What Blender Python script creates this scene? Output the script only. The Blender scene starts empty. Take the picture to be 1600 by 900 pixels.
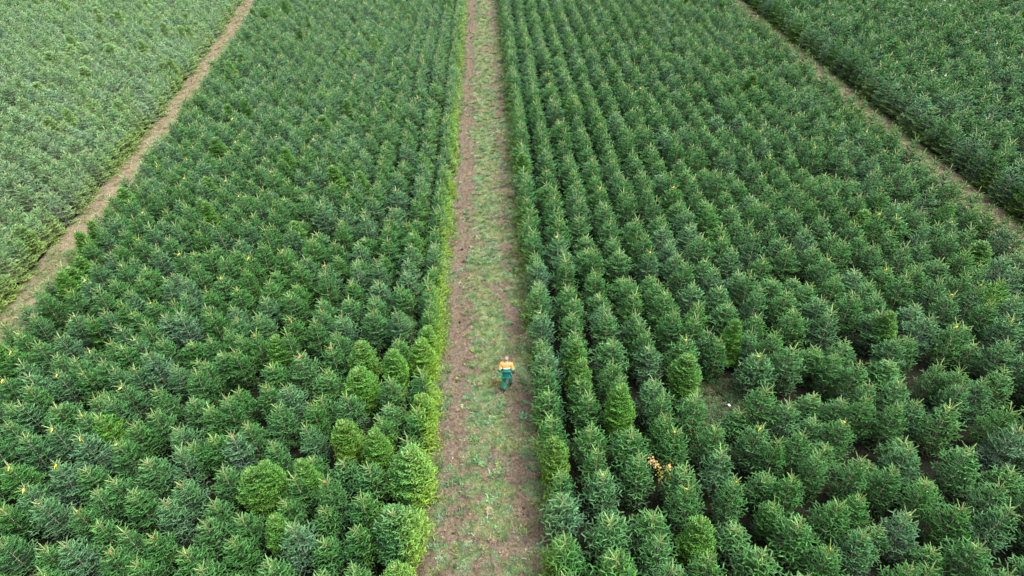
# Christmas tree plantation seen from above, with a man walking up the grassy track.
import bpy, bmesh, math, random
import numpy as np
from mathutils import Vector, Matrix, noise

random.seed(7)
rng = np.random.default_rng(7)
scene = bpy.context.scene
col = scene.collection
R = math.radians

# ------------------------------------------------------------------ camera
FOC, CAMH = 975.0, 20.0          # focal length in photo pixels (1600 wide), height in metres
def camera_axes(rdeg=2.0, vp=(752, -333)):
    r = R(rdeg)
    a = (vp[0] - 800) / FOC; b = (450 - vp[1]) / FOC
    s = 1 / (b * math.cos(r) - a * math.sin(r))
    Y = Vector((a, b, -1)).normalized()
    Z = -Vector((s * math.sin(r), -s * math.cos(r), -1)).normalized()
    X = Y.cross(Z)
    return Matrix((X, Y, Z))      # rows: world axes seen from the camera -> world = M @ cam
CM = camera_axes()
def unproject(px, py, z=0.0):
    d = CM @ Vector(((px - 800) / FOC, (450 - py) / FOC, -1))
    t = (z - CAMH) / d.z
    return Vector((d.x * t, d.y * t, z))
CMT = CM.transposed()
def project(p):
    q = CMT @ (Vector(p) - Vector((0, 0, CAMH)))
    if q.z > -0.5: return (-9999, -9999, -1)
    return (800 + FOC * q.x / -q.z, 450 - FOC * q.y / -q.z, -q.z)

cam_d = bpy.data.cameras.new('camera')
cam_d.sensor_width = 36.0
cam_d.lens = 36.0 * FOC / 1600
cam_d.clip_start = 0.5; cam_d.clip_end = 2000
cam = bpy.data.objects.new('camera', cam_d); col.objects.link(cam)
m4 = CM.to_4x4(); m4.translation = Vector((0, 0, CAMH)); cam.matrix_world = m4
scene.camera = cam

# ------------------------------------------------------------------ world and sun
SUN_EL, SUN_AZ = 58.0, 104.0       # degrees; azimuth clockwise from +Y (the track's direction)
world = bpy.data.worlds.new('World'); scene.world = world; world.use_nodes = True
nt = world.node_tree
bg = nt.nodes['Background']
sky = nt.nodes.new('ShaderNodeTexSky'); sky.sky_type = 'NISHITA'; sky.sun_disc = False
sky.sun_elevation = R(SUN_EL); sky.sun_rotation = R(SUN_AZ)
sky.air_density = 1.0; sky.dust_density = 3.0; sky.ozone_density = 1.0
hs = nt.nodes.new('ShaderNodeHueSaturation'); hs.inputs['Saturation'].default_value = 0.25
nt.links.new(sky.outputs[0], hs.inputs['Color']); # an overcast sky: far brighter overhead than at the horizon
tcw = nt.nodes.new('ShaderNodeTexCoord'); sxw = nt.nodes.new('ShaderNodeSeparateXYZ'); nt.links.new(tcw.outputs['Generated'], sxw.inputs[0])
mrw = nt.nodes.new('ShaderNodeMapRange'); mrw.inputs['To Min'].default_value = .10; mrw.inputs['To Max'].default_value = 3.6
pww = nt.nodes.new('ShaderNodeMath'); pww.operation = 'POWER'; pww.use_clamp = True; nt.links.new(sxw.outputs['Z'], pww.inputs[0]); pww.inputs[1].default_value = 1.6; nt.links.new(pww.outputs[0], mrw.inputs['Value'])
vmw = nt.nodes.new('ShaderNodeVectorMath'); vmw.operation = 'SCALE'; nt.links.new(hs.outputs[0], vmw.inputs[0]); nt.links.new(mrw.outputs[0], vmw.inputs['Scale'])
nt.links.new(vmw.outputs[0], bg.inputs['Color'])
bg.inputs['Strength'].default_value = 0.15
sl = bpy.data.lights.new('sun', 'SUN'); sl.energy = 1.5; sl.angle = R(20); sl.color = (1.0, 0.95, 0.87)
so = bpy.data.objects.new('sun', sl); col.objects.link(so)
sd = Vector((math.sin(R(SUN_AZ)) * math.cos(R(SUN_EL)), math.cos(R(SUN_AZ)) * math.cos(R(SUN_EL)), math.sin(R(SUN_EL))))
so.rotation_euler = (-sd).to_track_quat('-Z', 'Y').to_euler()
so.location = sd * 60
scene.view_settings.view_transform = 'Standard'; scene.view_settings.look = 'None'
scene.view_settings.exposure = 0.92; scene.view_settings.gamma = 1.0
scene.view_settings.use_curve_mapping = False
scene.cycles.max_bounces = 6; scene.cycles.diffuse_bounces = 3; scene.cycles.glossy_bounces = 2
scene.cycles.transmission_bounces = 3

# ------------------------------------------------------------------ helpers
def tag(o, label=None, category=None, group=None, kind=None):
    if label: o['label'] = label
    if category: o['category'] = category
    if group: o['group'] = group
    if kind: o['kind'] = kind
    return o

def link(name, data, parent=None):
    o = bpy.data.objects.new(name, data); col.objects.link(o)
    if parent: o.parent = parent
    return o

def new_mat(name):
    m = bpy.data.materials.new(name); m.use_nodes = True
    return m, m.node_tree.nodes, m.node_tree.links, m.node_tree.nodes['Principled BSDF']

def plain(name, c, rough=0.7, spec=0.3, var=0.15, scale=20):
    m, N, L, b = new_mat(name)
    t = N.new('ShaderNodeTexNoise'); t.inputs['Scale'].default_value = scale; t.inputs['Detail'].default_value = 4
    tc = N.new('ShaderNodeTexCoord'); L.new(tc.outputs['Object'], t.inputs['Vector'])
    mr = N.new('ShaderNodeMapRange'); mr.inputs['From Min'].default_value = .3; mr.inputs['From Max'].default_value = .7
    mr.inputs['To Min'].default_value = 1 - var; mr.inputs['To Max'].default_value = 1 + var
    L.new(t.outputs['Fac'], mr.inputs['Value'])
    mx = N.new('ShaderNodeVectorMath'); mx.operation = 'SCALE'; mx.inputs[0].default_value = c
    L.new(mr.outputs[0], mx.inputs['Scale']); L.new(mx.outputs[0], b.inputs['Base Color'])
    b.inputs['Roughness'].default_value = rough; b.inputs['Specular IOR Level'].default_value = spec
    return m

def mesh_np(name, V, F4=None, F3=None, attrs=None, mats=(), midx=None, smooth=False):
    """A mesh from numpy arrays of quads and triangles; ATTRS: {name: (type, domain, array)}."""
    me = bpy.data.meshes.new(name)
    F4 = np.zeros((0, 4), int) if F4 is None else np.asarray(F4, int)
    F3 = np.zeros((0, 3), int) if F3 is None else np.asarray(F3, int)
    me.vertices.add(len(V)); me.vertices.foreach_set('co', np.asarray(V, np.float32).ravel())
    nl = len(F4) * 4 + len(F3) * 3
    me.loops.add(nl)
    me.loops.foreach_set('vertex_index', np.concatenate([F4.ravel(), F3.ravel()]).astype(np.int32))
    me.polygons.add(len(F4) + len(F3))
    st = np.concatenate([np.arange(len(F4)) * 4, len(F4) * 4 + np.arange(len(F3)) * 3]).astype(np.int32)
    me.polygons.foreach_set('loop_start', st)
    for m in mats: me.materials.append(m)
    if midx is not None: me.polygons.foreach_set('material_index', np.asarray(midx, np.int32))
    if smooth: me.polygons.foreach_set('use_smooth', np.ones(len(F4) + len(F3), bool))
    for k, (ty, dom, arr) in (attrs or {}).items():
        a = me.attributes.new(k, ty, dom)
        a.data.foreach_set('vector' if ty == 'FLOAT_VECTOR' else 'value', np.asarray(arr, np.float32 if ty != 'INT' else np.int32).ravel())
    me.update(calc_edges=True); me.validate()
    return me

# ------------------------------------------------------------------ materials
def needle_material():
    m, N, L, b = new_mat('fir_needles')
    def attr(name, ty):
        a = N.new('ShaderNodeAttribute'); a.attribute_name = name; a.attribute_type = ty; return a
    base = attr('needle_colour', 'INSTANCER'); silver = attr('silver', 'INSTANCER'); edge = attr('edge', 'INSTANCER')
    var = attr('var', 'GEOMETRY'); young_lit = attr('young_lit', 'GEOMETRY')
    def math_(op, a, bb):
        n = N.new('ShaderNodeMath'); n.operation = op
        for i, v in enumerate((a, bb)):
            if v is None: continue
            if isinstance(v, (int, float)): n.inputs[i].default_value = v
            else: L.new(v, n.inputs[i])
        return n.outputs[0]
    def mix(f, a, bb, bt='MIX'):
        n = N.new('ShaderNodeMix'); n.data_type = 'RGBA'; n.blend_type = bt
        L.new(f, n.inputs[0]) if not isinstance(f, (int, float)) else setattr(n.inputs[0], 'default_value', f)
        for i, v in ((6, a), (7, bb)):
            if isinstance(v, tuple): n.inputs[i].default_value = (*v, 1)
            else: L.new(v, n.inputs[i])
        return n.outputs[2]
    # needles on the side of the tree that stands open to a track grow yellower (the side is fixed by the place, not by the light)
    tc = N.new('ShaderNodeTexCoord')
    vt = N.new('ShaderNodeVectorTransform'); vt.vector_type = 'VECTOR'; vt.convert_from = 'OBJECT'; vt.convert_to = 'WORLD'
    L.new(tc.outputs['Object'], vt.inputs[0])
    sx = N.new('ShaderNodeSeparateXYZ'); L.new(vt.outputs[0], sx.inputs[0])
    side = math_('MULTIPLY', sx.outputs['X'], edge.outputs['Fac'])
    mr = N.new('ShaderNodeMapRange'); mr.inputs['From Min'].default_value = -.05; mr.inputs['From Max'].default_value = .5
    mr.inputs['To Max'].default_value = .8
    L.new(side, mr.inputs['Value'])
    c0 = mix(mr.outputs[0], base.outputs['Color'], (.19, .29, .022))
    # last summer's shoots are lighter than the old needles; painted light brightens crown tops too
    yy = math_('MULTIPLY', math_('MINIMUM', young_lit.outputs['Fac'], 1.0), .58)
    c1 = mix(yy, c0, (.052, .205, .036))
    c1 = mix(math_('MULTIPLY', math_('MAXIMUM', math_('SUBTRACT', young_lit.outputs['Fac'], 1.0), 0.0), .75), c1, (.25, .325, .10))
    vm = N.new('ShaderNodeVectorMath'); vm.operation = 'SCALE'; L.new(c1, vm.inputs[0])
    mv = N.new('ShaderNodeMapRange'); mv.inputs['To Min'].default_value = .45; mv.inputs['To Max'].default_value = 1.65
    L.new(var.outputs['Fac'], mv.inputs['Value']); L.new(mv.outputs[0], vm.inputs['Scale'])
    # the pale wax bands under each needle
    geo = N.new('ShaderNodeNewGeometry')
    sv = math_('ADD', math_('MULTIPLY', silver.outputs['Fac'], .5), .12)
    bf = math_('MULTIPLY', geo.outputs['Backfacing'], sv)
    c2 = mix(bf, vm.outputs[0], (.34, .44, .40))
    c3 = mix(math_('MULTIPLY', math_('MULTIPLY', silver.outputs['Fac'], var.outputs['Fac']), .30), c2, (.26, .36, .33))
    L.new(c3, b.inputs['Base Color'])
    b.inputs['Roughness'].default_value = .42; b.inputs['Specular IOR Level'].default_value = .26
    tr = N.new('ShaderNodeBsdfTranslucent'); L.new(c3, tr.inputs['Color'])
    ms = N.new('ShaderNodeMixShader'); ms.inputs[0].default_value = .08
    out = N['Material Output']
    L.new(b.outputs[0], ms.inputs[1]); L.new(tr.outputs[0], ms.inputs[2]); L.new(ms.outputs[0], out.inputs['Surface'])
    return m
M_NEEDLE = needle_material()
M_TWIG = plain('twig_bark', (.16, .115, .06), .8)
M_STEM = plain('stem_bark', (.46, .39, .25), .8, var=.25, scale=30)
def ribbon_material(name, c):
    m, N, L, b = new_mat(name)
    b.inputs['Base Color'].default_value = (*c, 1); b.inputs['Roughness'].default_value = .45
    return m
RIB = {'y': ribbon_material('yellow_ribbon', (.85, .62, .03)), 'o': ribbon_material('orange_ribbon', (.80, .19, .06)), 'w': ribbon_material('white_ribbon', (.75, .78, .76))}

# ------------------------------------------------------------------ fir trees
HT = 2.4                           # height of every form before scaling
def unit(v): return v / (np.linalg.norm(v, axis=-1, keepdims=True) + 1e-9)

def grow(seed, rad, style):
    """Shoots of one fir: arrays of start, direction, length, youth, needle count factor; and the branch wood as segments."""
    g = np.random.default_rng(seed)
    S = []; W = []
    def shoot(p, d, l, young_lit, dens=1.0, nl=1.0): S.append((*p, *d, l, young_lit, dens, nl))
    def wood(p, q, r0, r1): W.append((*p, *q, r0, r1))
    up = np.array([0, 0, 1.0])
    dense = style == 'dense'
    lead = .15 if dense else g.uniform(.30, .44)
    if style == 'low': lead = .12
    ztop = HT - lead
    # leader
    n = 3
    for i in range(n):
        shoot((0, 0, ztop + lead * i / n), up, lead / n * 1.05, 2.1 if not dense else 1.3, .40, .6)
    zs = [ztop]; gap = (.17 if dense else .23)
    while zs[-1] > .22:
        zs.append(zs[-1] - gap * g.uniform(.85, 1.15)); gap *= 1.0
    def side_axis(d):
        s = np.cross(d, up); nn = np.linalg.norm(s)
        return s / nn if nn > .05 else np.array([1.0, 0, 0])
    def lateral(p, d, l, depth, age):
        """A flat spray: an axis with pairs of side shoots at each year's node."""
        step = .15 if dense else .22
        k = max(1, int(round(l / step)))
        d = d / np.linalg.norm(d)
        q = np.array(p, float)
        for i in range(k):
            dd = d + g.normal(0, .03, 3); dd[2] += .04; dd /= np.linalg.norm(dd)
            ll = l / k
            rem = k - 1 - i
            shoot(q, dd, ll * 1.18, 1.0 if rem == 0 else max(0, .5 - .3 * rem), 1.0)
            q2 = q + dd * ll
            if depth > 0 and rem >= 0:
                s = side_axis(dd)
                for sg in (-1, 1):
                    if g.random() < .18: continue
                    a = R(g.uniform(38, 58))
                    ld = dd * math.cos(a) + s * sg * math.sin(a) + up * g.normal(.04, .10)
                    sl = min(.28, (.10 if dense else .15) + .05 * rem) * g.uniform(.75, 1.25)
                    if rem >= 2 and depth > 1: lateral(q2, ld, sl * 1.15, depth - 1, age)
                    else: shoot(q2, ld / np.linalg.norm(ld), sl, 1.0 if rem == 0 else .35, 1.0)
                if g.random() < .2:
                    ld = dd * .7 + up * g.choice([-.6, .7]) + s * g.normal(0, .3)
                    shoot(q2, ld / np.linalg.norm(ld), .09 * g.uniform(.8, 1.3), .8)
            q = q2
    def profile(z):
        t = (HT - z) / HT
        if dense: return rad * min(1.0, 1.45 * t ** .72) * (1.0 if t < .66 else 1 - .9 * (t - .66))
        if style == 'skirt': return rad * 1.02 * min(1.0, 1.2 * t ** 1.0) * (1.0 if t < .93 else 1 - .9 * (t - .93))
        return rad * min(1.0, 2.05 * max(.02, t - .075) ** 1.06) * (1.0 if t < .62 else 1 - .85 * (t - .62))
    ph = g.uniform(0, 6.28)
    for k, z in enumerate(zs):
        t = (HT - z) / HT
        nb = int(g.integers(5, 8)) if k else int(g.integers(4, 7))
        if dense: nb += 2
        ph += g.uniform(.4, .9)
        L0 = profile(z)
        for j in range(nb):
            az = ph + 6.283 * j / nb + g.normal(0, .16)
            el = R(np.interp(t, [.1, .3, .6, 1.0], [40, 30, 15, 2]) + g.normal(0, 6))
            if dense: el += R(8)
            L = L0 * g.uniform(.80, 1.16)
            if k == 0 and not dense: L = g.uniform(.26, .40)
            if k == 1 and not dense: L = g.uniform(.22, .32)
            d = np.array([math.cos(az) * math.cos(el), math.sin(az) * math.cos(el), math.sin(el)])
            p = np.array([0, 0, z])
            # the branch is long shoots in a gently rising curve, with sprays off each year's node
            step = .27 if not dense else .19
            ns = max(1, int(round(L / step)))
            if k == 0: ns = 1
            for i in range(ns):
                ll = L / ns
                rem = ns - 1 - i
                d2 = d + g.normal(0, .025, 3); d2[2] += .03; d2 /= np.linalg.norm(d2)
                q = p + d2 * ll
                wood(p, q, .011 * (rem + 1) / ns + .003, .011 * rem / ns + .003)
                shoot(p, d2, ll * 1.15, (1.75 if k == 0 else 1.3 if k == 1 else 1.0) if rem == 0 else max(0, .4 - .2 * rem), (.75 if k == 0 else 1.0) if rem < 3 else .6, 1.05 if rem else .95)
                s = side_axis(d2)
                for sg in (-1, 1):
                    a = R(g.uniform(40, 60))
                    ld = d2 * math.cos(a) + s * sg * math.sin(a) + up * g.normal(.03, .09)
                    sl = min(.44, .13 + .085 * rem) * g.uniform(.8, 1.2)
                    if rem == 0:
                        if k > 0: shoot(q, ld / np.linalg.norm(ld), (.11 if dense else .18) * g.uniform(.8, 1.2), 1.0)
                    else: lateral(q, ld, sl, 1 + (rem > 2), rem)
                if rem > 0 and g.random() < .5:
                    ld = d2 * .6 + up * g.uniform(.4, .9) + s * g.normal(0, .4)
                    shoot(q, ld / np.linalg.norm(ld), .11 * g.uniform(.8, 1.3), .9)
                p = q; d = d2
        # short shoots between the whorls
        if k < len(zs) - 1:
            for j in range(2 if not dense else 7):
                az = g.uniform(0, 6.283); el = R(g.uniform(10, 45))
                zz = z - g.uniform(.2, .8) * (z - zs[k + 1])
                d = np.array([math.cos(az) * math.cos(el), math.sin(az) * math.cos(el), math.sin(el)])
                lateral(np.array([0, 0, zz]), d, profile(zz) * g.uniform(.45, .9), 1, 1)
    return np.array(S), np.array(W)

def tube_np(A, B, r0, r1, n=4):
    """Open tapered prisms for many segments."""
    d = unit(B - A)
    ref = np.where(np.abs(d[:, 2:3]) > .9, np.array([[1.0, 0, 0]]), np.array([[0, 0, 1.0]]))
    u = unit(np.cross(d, ref)); v = np.cross(d, u)
    ang = np.arange(n) / n * 2 * np.pi
    ring = np.cos(ang)[None, :, None] * u[:, None] + np.sin(ang)[None, :, None] * v[:, None]
    P = np.concatenate([A[:, None] + ring * r0[:, None, None], B[:, None] + ring * r1[:, None, None]], 1)
    k = np.arange(n); kk = (k + 1) % n
    f = np.stack([k, kk, kk + n, k + n], 1)
    F = (np.arange(len(A)) * 2 * n)[:, None, None] + f[None]
    return P.reshape(-1, 3), F.reshape(-1, 4)

def crown_arrays(seed, rad, style):
    g = np.random.default_rng(seed + 1000)
    S, W = grow(seed, rad, style)
    p, d, l, yg, dn, nl = S[:, :3], unit(S[:, 3:6]), S[:, 6], S[:, 7], S[:, 8], S[:, 9]
    yg = yg * np.where(yg > 1.2, 1, np.interp(p[:, 2] + d[:, 2] * l, [HT * .25, HT * .85], [.22, 1.15]))  # paints light and shade into the shoots: bright crown tops, darker lower branches
    cnt = np.maximum(8, (l * 130 * dn)).astype(int)
    idx = np.repeat(np.arange(len(S)), cnt)
    n = len(idx)
    t = g.random(n)
    D = d[idx]
    up = np.array([[0, 0, 1.0]])
    s = np.cross(D, up); bad = np.linalg.norm(s, axis=1) < .15
    s[bad] = np.array([1.0, 0, 0]); s = unit(s); u = np.cross(s, D)
    vertical = np.abs(D[:, 2]) > .85
    phi = np.where(vertical, g.uniform(0, 2 * np.pi, n),
                   np.where(g.random(n) < .5, 0.0, np.pi) + g.normal(0, .62, n) * 1.0)
    # needles spread to both sides and over the top of the shoot
    lift = np.where(vertical, 0, np.abs(g.normal(0, .45, n)))
    rad_ = np.cos(phi)[:, None] * s + (np.sin(phi) + lift)[:, None] * u
    rad_ = unit(rad_)
    fw = g.uniform(.35, .8, n)[:, None] + (t[:, None] > .9) * .8
    nd = unit(rad_ + D * fw)
    ln = (g.uniform(.030, .044, n) if style != 'dense' else g.uniform(.026, .036, n)) * nl[idx]
    w = g.uniform(.0045, .0068, n)
    base = p[idx] + D * (l[idx] * t)[:, None]
    face = np.where(vertical[:, None], rad_ * .8 + up, u + .35 * rad_) + .28 * g.normal(0, 1, (n, 3))
    tang = unit(np.cross(unit(face), nd))
    mid = base + nd * (ln * .5)[:, None]
    tip = base + nd * ln[:, None]
    V = np.stack([base, mid - tang * w[:, None], tip, mid + tang * w[:, None]], 1).reshape(-1, 3)
    F = np.arange(n * 4).reshape(-1, 4)
    sv = np.clip(g.normal(.45, .26, len(S)), 0, 1)
    # the closed brush of needles along each shoot, flatter than wide and blunt at the tip
    d3 = d; s3 = np.cross(d3, up); b3 = np.linalg.norm(s3, axis=1) < .15; s3[b3] = np.array([1.0, 0, 0]); s3 = unit(s3); u3 = np.cross(s3, d3)
    ang = np.arange(6) / 6 * 2 * np.pi
    wid = (g.uniform(.021, .030, len(S)) * (.85 if style == 'dense' else 1.0)) * nl * np.clip(dn, .55, 1)
    rings = []
    for q, f in ((.0, .55), (.35, 1.0), (.82, .92), (1.04, .25)):
        ring = np.cos(ang)[None, :, None] * s3[:, None] + .58 * np.sin(ang)[None, :, None] * u3[:, None]
        rings.append((p + d3 * (l * q)[:, None])[:, None] + ring * (wid * f)[:, None, None])
    BV = np.stack(rings, 1).reshape(-1, 3)
    k6 = np.arange(6); f1 = np.stack([k6, k6 + 6, (k6 + 1) % 6 + 6, (k6 + 1) % 6], 1)
    fl = np.concatenate([f1, f1 + 6, f1 + 12, [[23, 20, 19, 18], [23, 22, 21, 20]]])
    BF = ((np.arange(len(S)) * 24)[:, None, None] + fl[None]).reshape(-1, 4)
    V = np.concatenate([V, BV]); F = np.concatenate([F, BF + n * 4])
    bvar = np.repeat(sv, len(fl)); byoung_lit = np.repeat(yg, len(fl))
    # wood of branches and of shoots
    A = np.concatenate([W[:, :3], p]); B = np.concatenate([W[:, 3:6], p + d * l[:, None] * .96])
    r0 = np.concatenate([W[:, 6], np.full(len(S), .0034)]); r1 = np.concatenate([W[:, 7], np.full(len(S), .0024)])
    TV, TF = tube_np(A, B, r0, r1, 3)
    V2 = np.concatenate([V, TV]); F2 = np.concatenate([F, TF + len(V)])
    mi = np.concatenate([np.zeros(len(F), int), np.ones(len(TF), int)])
    nvar = np.clip(sv[idx] + g.normal(.06, .12, n), 0, 1)
    var = np.concatenate([nvar, bvar, np.full(len(TF), .5)]); young_lit = np.concatenate([yg[idx], byoung_lit, np.zeros(len(TF))])
    return V2, F2, mi, var, young_lit

def trunk_arrays(seed):
    z = np.linspace(0, HT, 9)
    A = np.stack([np.zeros(8), np.zeros(8), z[:-1]], 1); B = np.stack([np.zeros(8), np.zeros(8), z[1:]], 1)
    r = np.interp(z, [0, HT * .75, HT], [.034, .009, .006])
    return tube_np(A, B, r[:-1], r[1:], 7)

def ribbon_arrays(seed):
    """A strip of marker tape tied round the leader, its two ends hanging off to the sides."""
    g = np.random.default_rng(seed)
    zc = HT - .24
    a0 = g.uniform(0, 6.28)
    V = []; F = []
    n = 8
    for i in range(n):
        a = 2 * math.pi * i / n
        V += [(.013 * math.cos(a), .013 * math.sin(a), zc - .012), (.013 * math.cos(a), .013 * math.sin(a), zc + .012)]
    F += [(2 * i, 2 * ((i + 1) % n), 2 * ((i + 1) % n) + 1, 2 * i + 1) for i in range(n)]
    for a, L, dz in ((a0, .13, -.02), (a0 + .5, .09, .03)):
        c, s = math.cos(a), math.sin(a); b = len(V)
        for i in range(4):
            q = i / 3
            x, y, z = (.012 + L * q) * c, (.012 + L * q) * s, zc + dz * q - .05 * q * q
            tw = .5 + q * .9
            V += [(x - s * .016 * math.cos(tw), y + c * .016 * math.cos(tw), z - .016 * math.sin(tw)),
                  (x + s * .016 * math.cos(tw), y - c * .016 * math.cos(tw), z + .016 * math.sin(tw))]
        F += [(b + 2 * i, b + 2 * i + 2, b + 2 * i + 3, b + 2 * i + 1) for i in range(3)]
    return np.array(V), np.array(F)

FORMS = [('open', .76), ('open', .80), ('open', .72), ('open', .82), ('open', .76), ('open', .84), ('open', .70), ('dense', .72), ('dense', .78), ('low', .80), ('skirt', .80), ('skirt', .86)]
crown_me, trunk_me, whole_me = [], [], []
for i, (style, rad) in enumerate(FORMS):
    V, F, mi, var, yg = crown_arrays(11 + i * 7, rad, style)
    crown_me.append(mesh_np('crown', V, F, attrs={'var': ('FLOAT', 'FACE', var), 'young_lit': ('FLOAT', 'FACE', yg)}, mats=(M_NEEDLE, M_TWIG), midx=mi))
    TV, TF = trunk_arrays(i)
    trunk_me.append(mesh_np('trunk', TV, TF, mats=(M_STEM,), smooth=True))
    # one mesh of both for the distant trees
    V2 = np.concatenate([V, TV]); F2 = np.concatenate([F, TF + len(V)])
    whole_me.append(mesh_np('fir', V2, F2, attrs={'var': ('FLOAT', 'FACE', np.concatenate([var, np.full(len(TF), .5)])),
                    'young_lit': ('FLOAT', 'FACE', np.concatenate([yg, np.zeros(len(TF))]))}, mats=(M_NEEDLE, M_TWIG, M_STEM),
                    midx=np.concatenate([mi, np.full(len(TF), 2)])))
RV = [ribbon_arrays(s) for s in range(3)]
ribbon_me = {k: [mesh_np('marker_ribbon', v, f, mats=(RIB[k],)) for v, f in RV] for k in 'yow'}

# trees of the photograph: pixel of the leader's tip, colour class, marker ribbon
CATALOG = '''37 751 b y;58 775 s y;2 788 g y;117 789 g y;143 765 g -;203 766 d -;247 779 s o;230 831 g o;192 826 d -;98 843 s -;55 850 g -;153 856 g o;-5 840 b -;57 888 g -;203 878 g -;223 890 g -
275 750 s o;325 779 d -;372 795 d -;437 773 d -;415 805 L -;462 815 S -;497 795 g -;505 746 g o;312 808 g -;352 838 g -;284 859 d o;307 876 g -;414 873 g -
552 770 d -;611 800 G -;550 822 g -;549 879 G -;610 882 Y -
880 772 s -;963 802 g -;1023 794 g -;883 833 G -;1036 835 g -;970 870 G -;1054 878 b -;888 897 G -
1088 751 g y;1159 746 g y;1099 812 L -;1150 822 d -;1259 810 d -;1319 779 d -;1113 863 G -;1199 856 d -;1307 853 g y;1355 829 b -
1461 746 d -;1571 750 g -;1430 801 b y;1510 786 d -;1580 783 b -;1541 846 g -;1423 875 G -;1470 886 g -;1588 890 g -
37 582 s -;30 623 s -;79 660 b y;7 655 g y;31 678 b y;85 575 s y;140 618 g y;122 637 g y;148 640 L -;167 617 b -;187 593 g y;242 597 g y;233 635 d -;202 657 G -;122 676 S y;181 683 g y;224 712 g o;10 720 G y;77 717 S y;170 743 d -;8 628 g -
345 617 g o;320 630 G -;365 603 g -;384 601 G -;410 598 g o;442 598 s -;505 612 G -;427 630 g -;482 627 G -;277 662 b -;382 657 g o;477 657 s -;355 672 S o;293 685 G -;328 677 d -;421 685 d -;413 716 L -;378 735 L -;474 715 L -;531 659 Y o;340 731 g -;462 737 d -;270 703 b -
533 614 g -;549 611 d -;604 587 G -;657 577 g -;655 615 Y -;605 632 g -;595 650 d -;647 633 G -;582 673 L -;637 682 d -;632 705 L o;568 724 g -
855 606 g -;922 608 G -;973 606 L -;1037 608 g -;1043 640 d -;864 647 G -;870 683 Y -;926 655 G -;932 700 G -;984 663 d -;1062 665 g y;997 708 d -;1017 721 g y;945 733 s y;879 733 d -
1090 613 G -;1107 622 g -;1123 657 g -;1197 598 g -;1160 645 d -;1236 620 B -;1273 618 d -;1322 652 d y;1187 657 g y;1260 667 g -;1217 680 d -;1143 699 b -;1288 706 G -;1247 737 d -;1075 725 g -
1360 615 G -;1408 624 G -;1440 618 b -;1505 597 b -;1495 630 G y;1585 630 G -;1600 655 S y;1428 694 b -;1526 697 g -;1350 709 g -;1401 727 g -;1590 740 g -;1414 586 g -;1546 587 b -;1580 575 G -
47 490 g y;30 497 b y;2 500 g y;-4 512 g -;107 487 b y;137 490 G -;120 476 g y;160 480 b y;202 485 g y;183 503 b -;222 498 G -;252 483 S -;25 515 G y;90 517 s -;52 528 g -;6 540 g y;172 527 g y;187 534 g -;208 522 b y;247 523 g -;228 542 S y;135 540 g y;83 547 g y;112 557 g -;154 555 g -;28 560 b -;50 563 g -;129 573 g -;171 570 s y;204 570 b y;0 583 g y;32 600 G y
277 481 S -;328 485 g -;365 490 b o;402 484 G -;418 481 g o;452 490 G o;493 497 g o;503 478 g o;473 503 s -;352 507 G -;394 515 G o;325 520 d -;374 522 G -;427 525 L -;445 517 d -;340 543 g -;362 543 d o;515 535 g o;467 545 G o;367 557 g o;319 562 G -;419 565 g -;452 560 s -;500 572 G -;297 573 g -;270 567 b -;304 560 g -
533 488 s -;583 482 d o;573 490 g o;618 478 s -;670 478 G -;528 513 g -;558 530 L o;610 543 L o;664 510 L -;656 531 Y -;560 572 L -
848 478 s y;892 484 G -;896 510 g -;899 533 L -;907 562 L -;912 583 G -;852 540 s -;855 567 d -;949 484 G -;998 498 G -;957 520 g -;959 562 G -;967 580 g -;1009 508 g -;1023 535 s -;1046 482 g -;1027 590 b -;1074 522 G y;988 480 b -
1087 483 d -;1100 495 g -;1112 512 b -;1127 525 g -;1077 555 L -;1155 496 L -;1175 510 b -;1189 487 d -;1192 547 b y;1213 513 G -;1239 537 g -;1304 483 b y;1311 548 g -;1267 575 G -;1252 478 G -;1343 563 G -
1381 480 b -;1401 482 L -;1455 482 s -;1463 490 g -;1505 502 G y;1590 489 b y;1403 520 b -;1578 525 d -;1475 563 g -;1511 567 d -;1597 562 g -'''
CLASS = {  # needle colour, silver, words
    'd': ((.016, .076, .028), .10, 'dark green'), 'g': ((.023, .105, .030), .18, 'mid-green'), 'G': ((.042, .150, .028), .15, 'fresh green'),
    'L': ((.080, .190, .020), .05, 'bright green'), 'Y': ((.115, .215, .014), .0, 'yellow-green'), 'b': ((.018, .084, .046), .4, 'blue-green'),
    's': ((.028, .112, .046), .65, 'silvery green'), 'S': ((.034, .120, .060), .95, 'silver-blue'), 'B': ((.012, .050, .042), .3, 'dark blue')}
ROW_L, ROW_R = 1.28, 1.37        # spacing of the rows either side of the track
XL, XR = -3.46, 1.59              # first row either side
def row_of(x):
    return ('left', int(round((XL - x) / ROW_L))) if x < 0 else ('right', int(round((x - XR) / ROW_R)))

trees = []     # dicts: x, y, h (height), w (width factor), cls, rib, form, edge
def add_tree(x, y, cls, rib='-', h=None, w=None, cat=False, form=None):
    dens = cls in 'LY'
    if form is None:
        form = random.choice((7, 8)) if dens and random.random() < .8 else random.randrange(7)
    trees.append(dict(x=x, y=y, cls=cls, rib=rib, h=h, w=w, cat=cat, form=form, edge=0.0))

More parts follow.
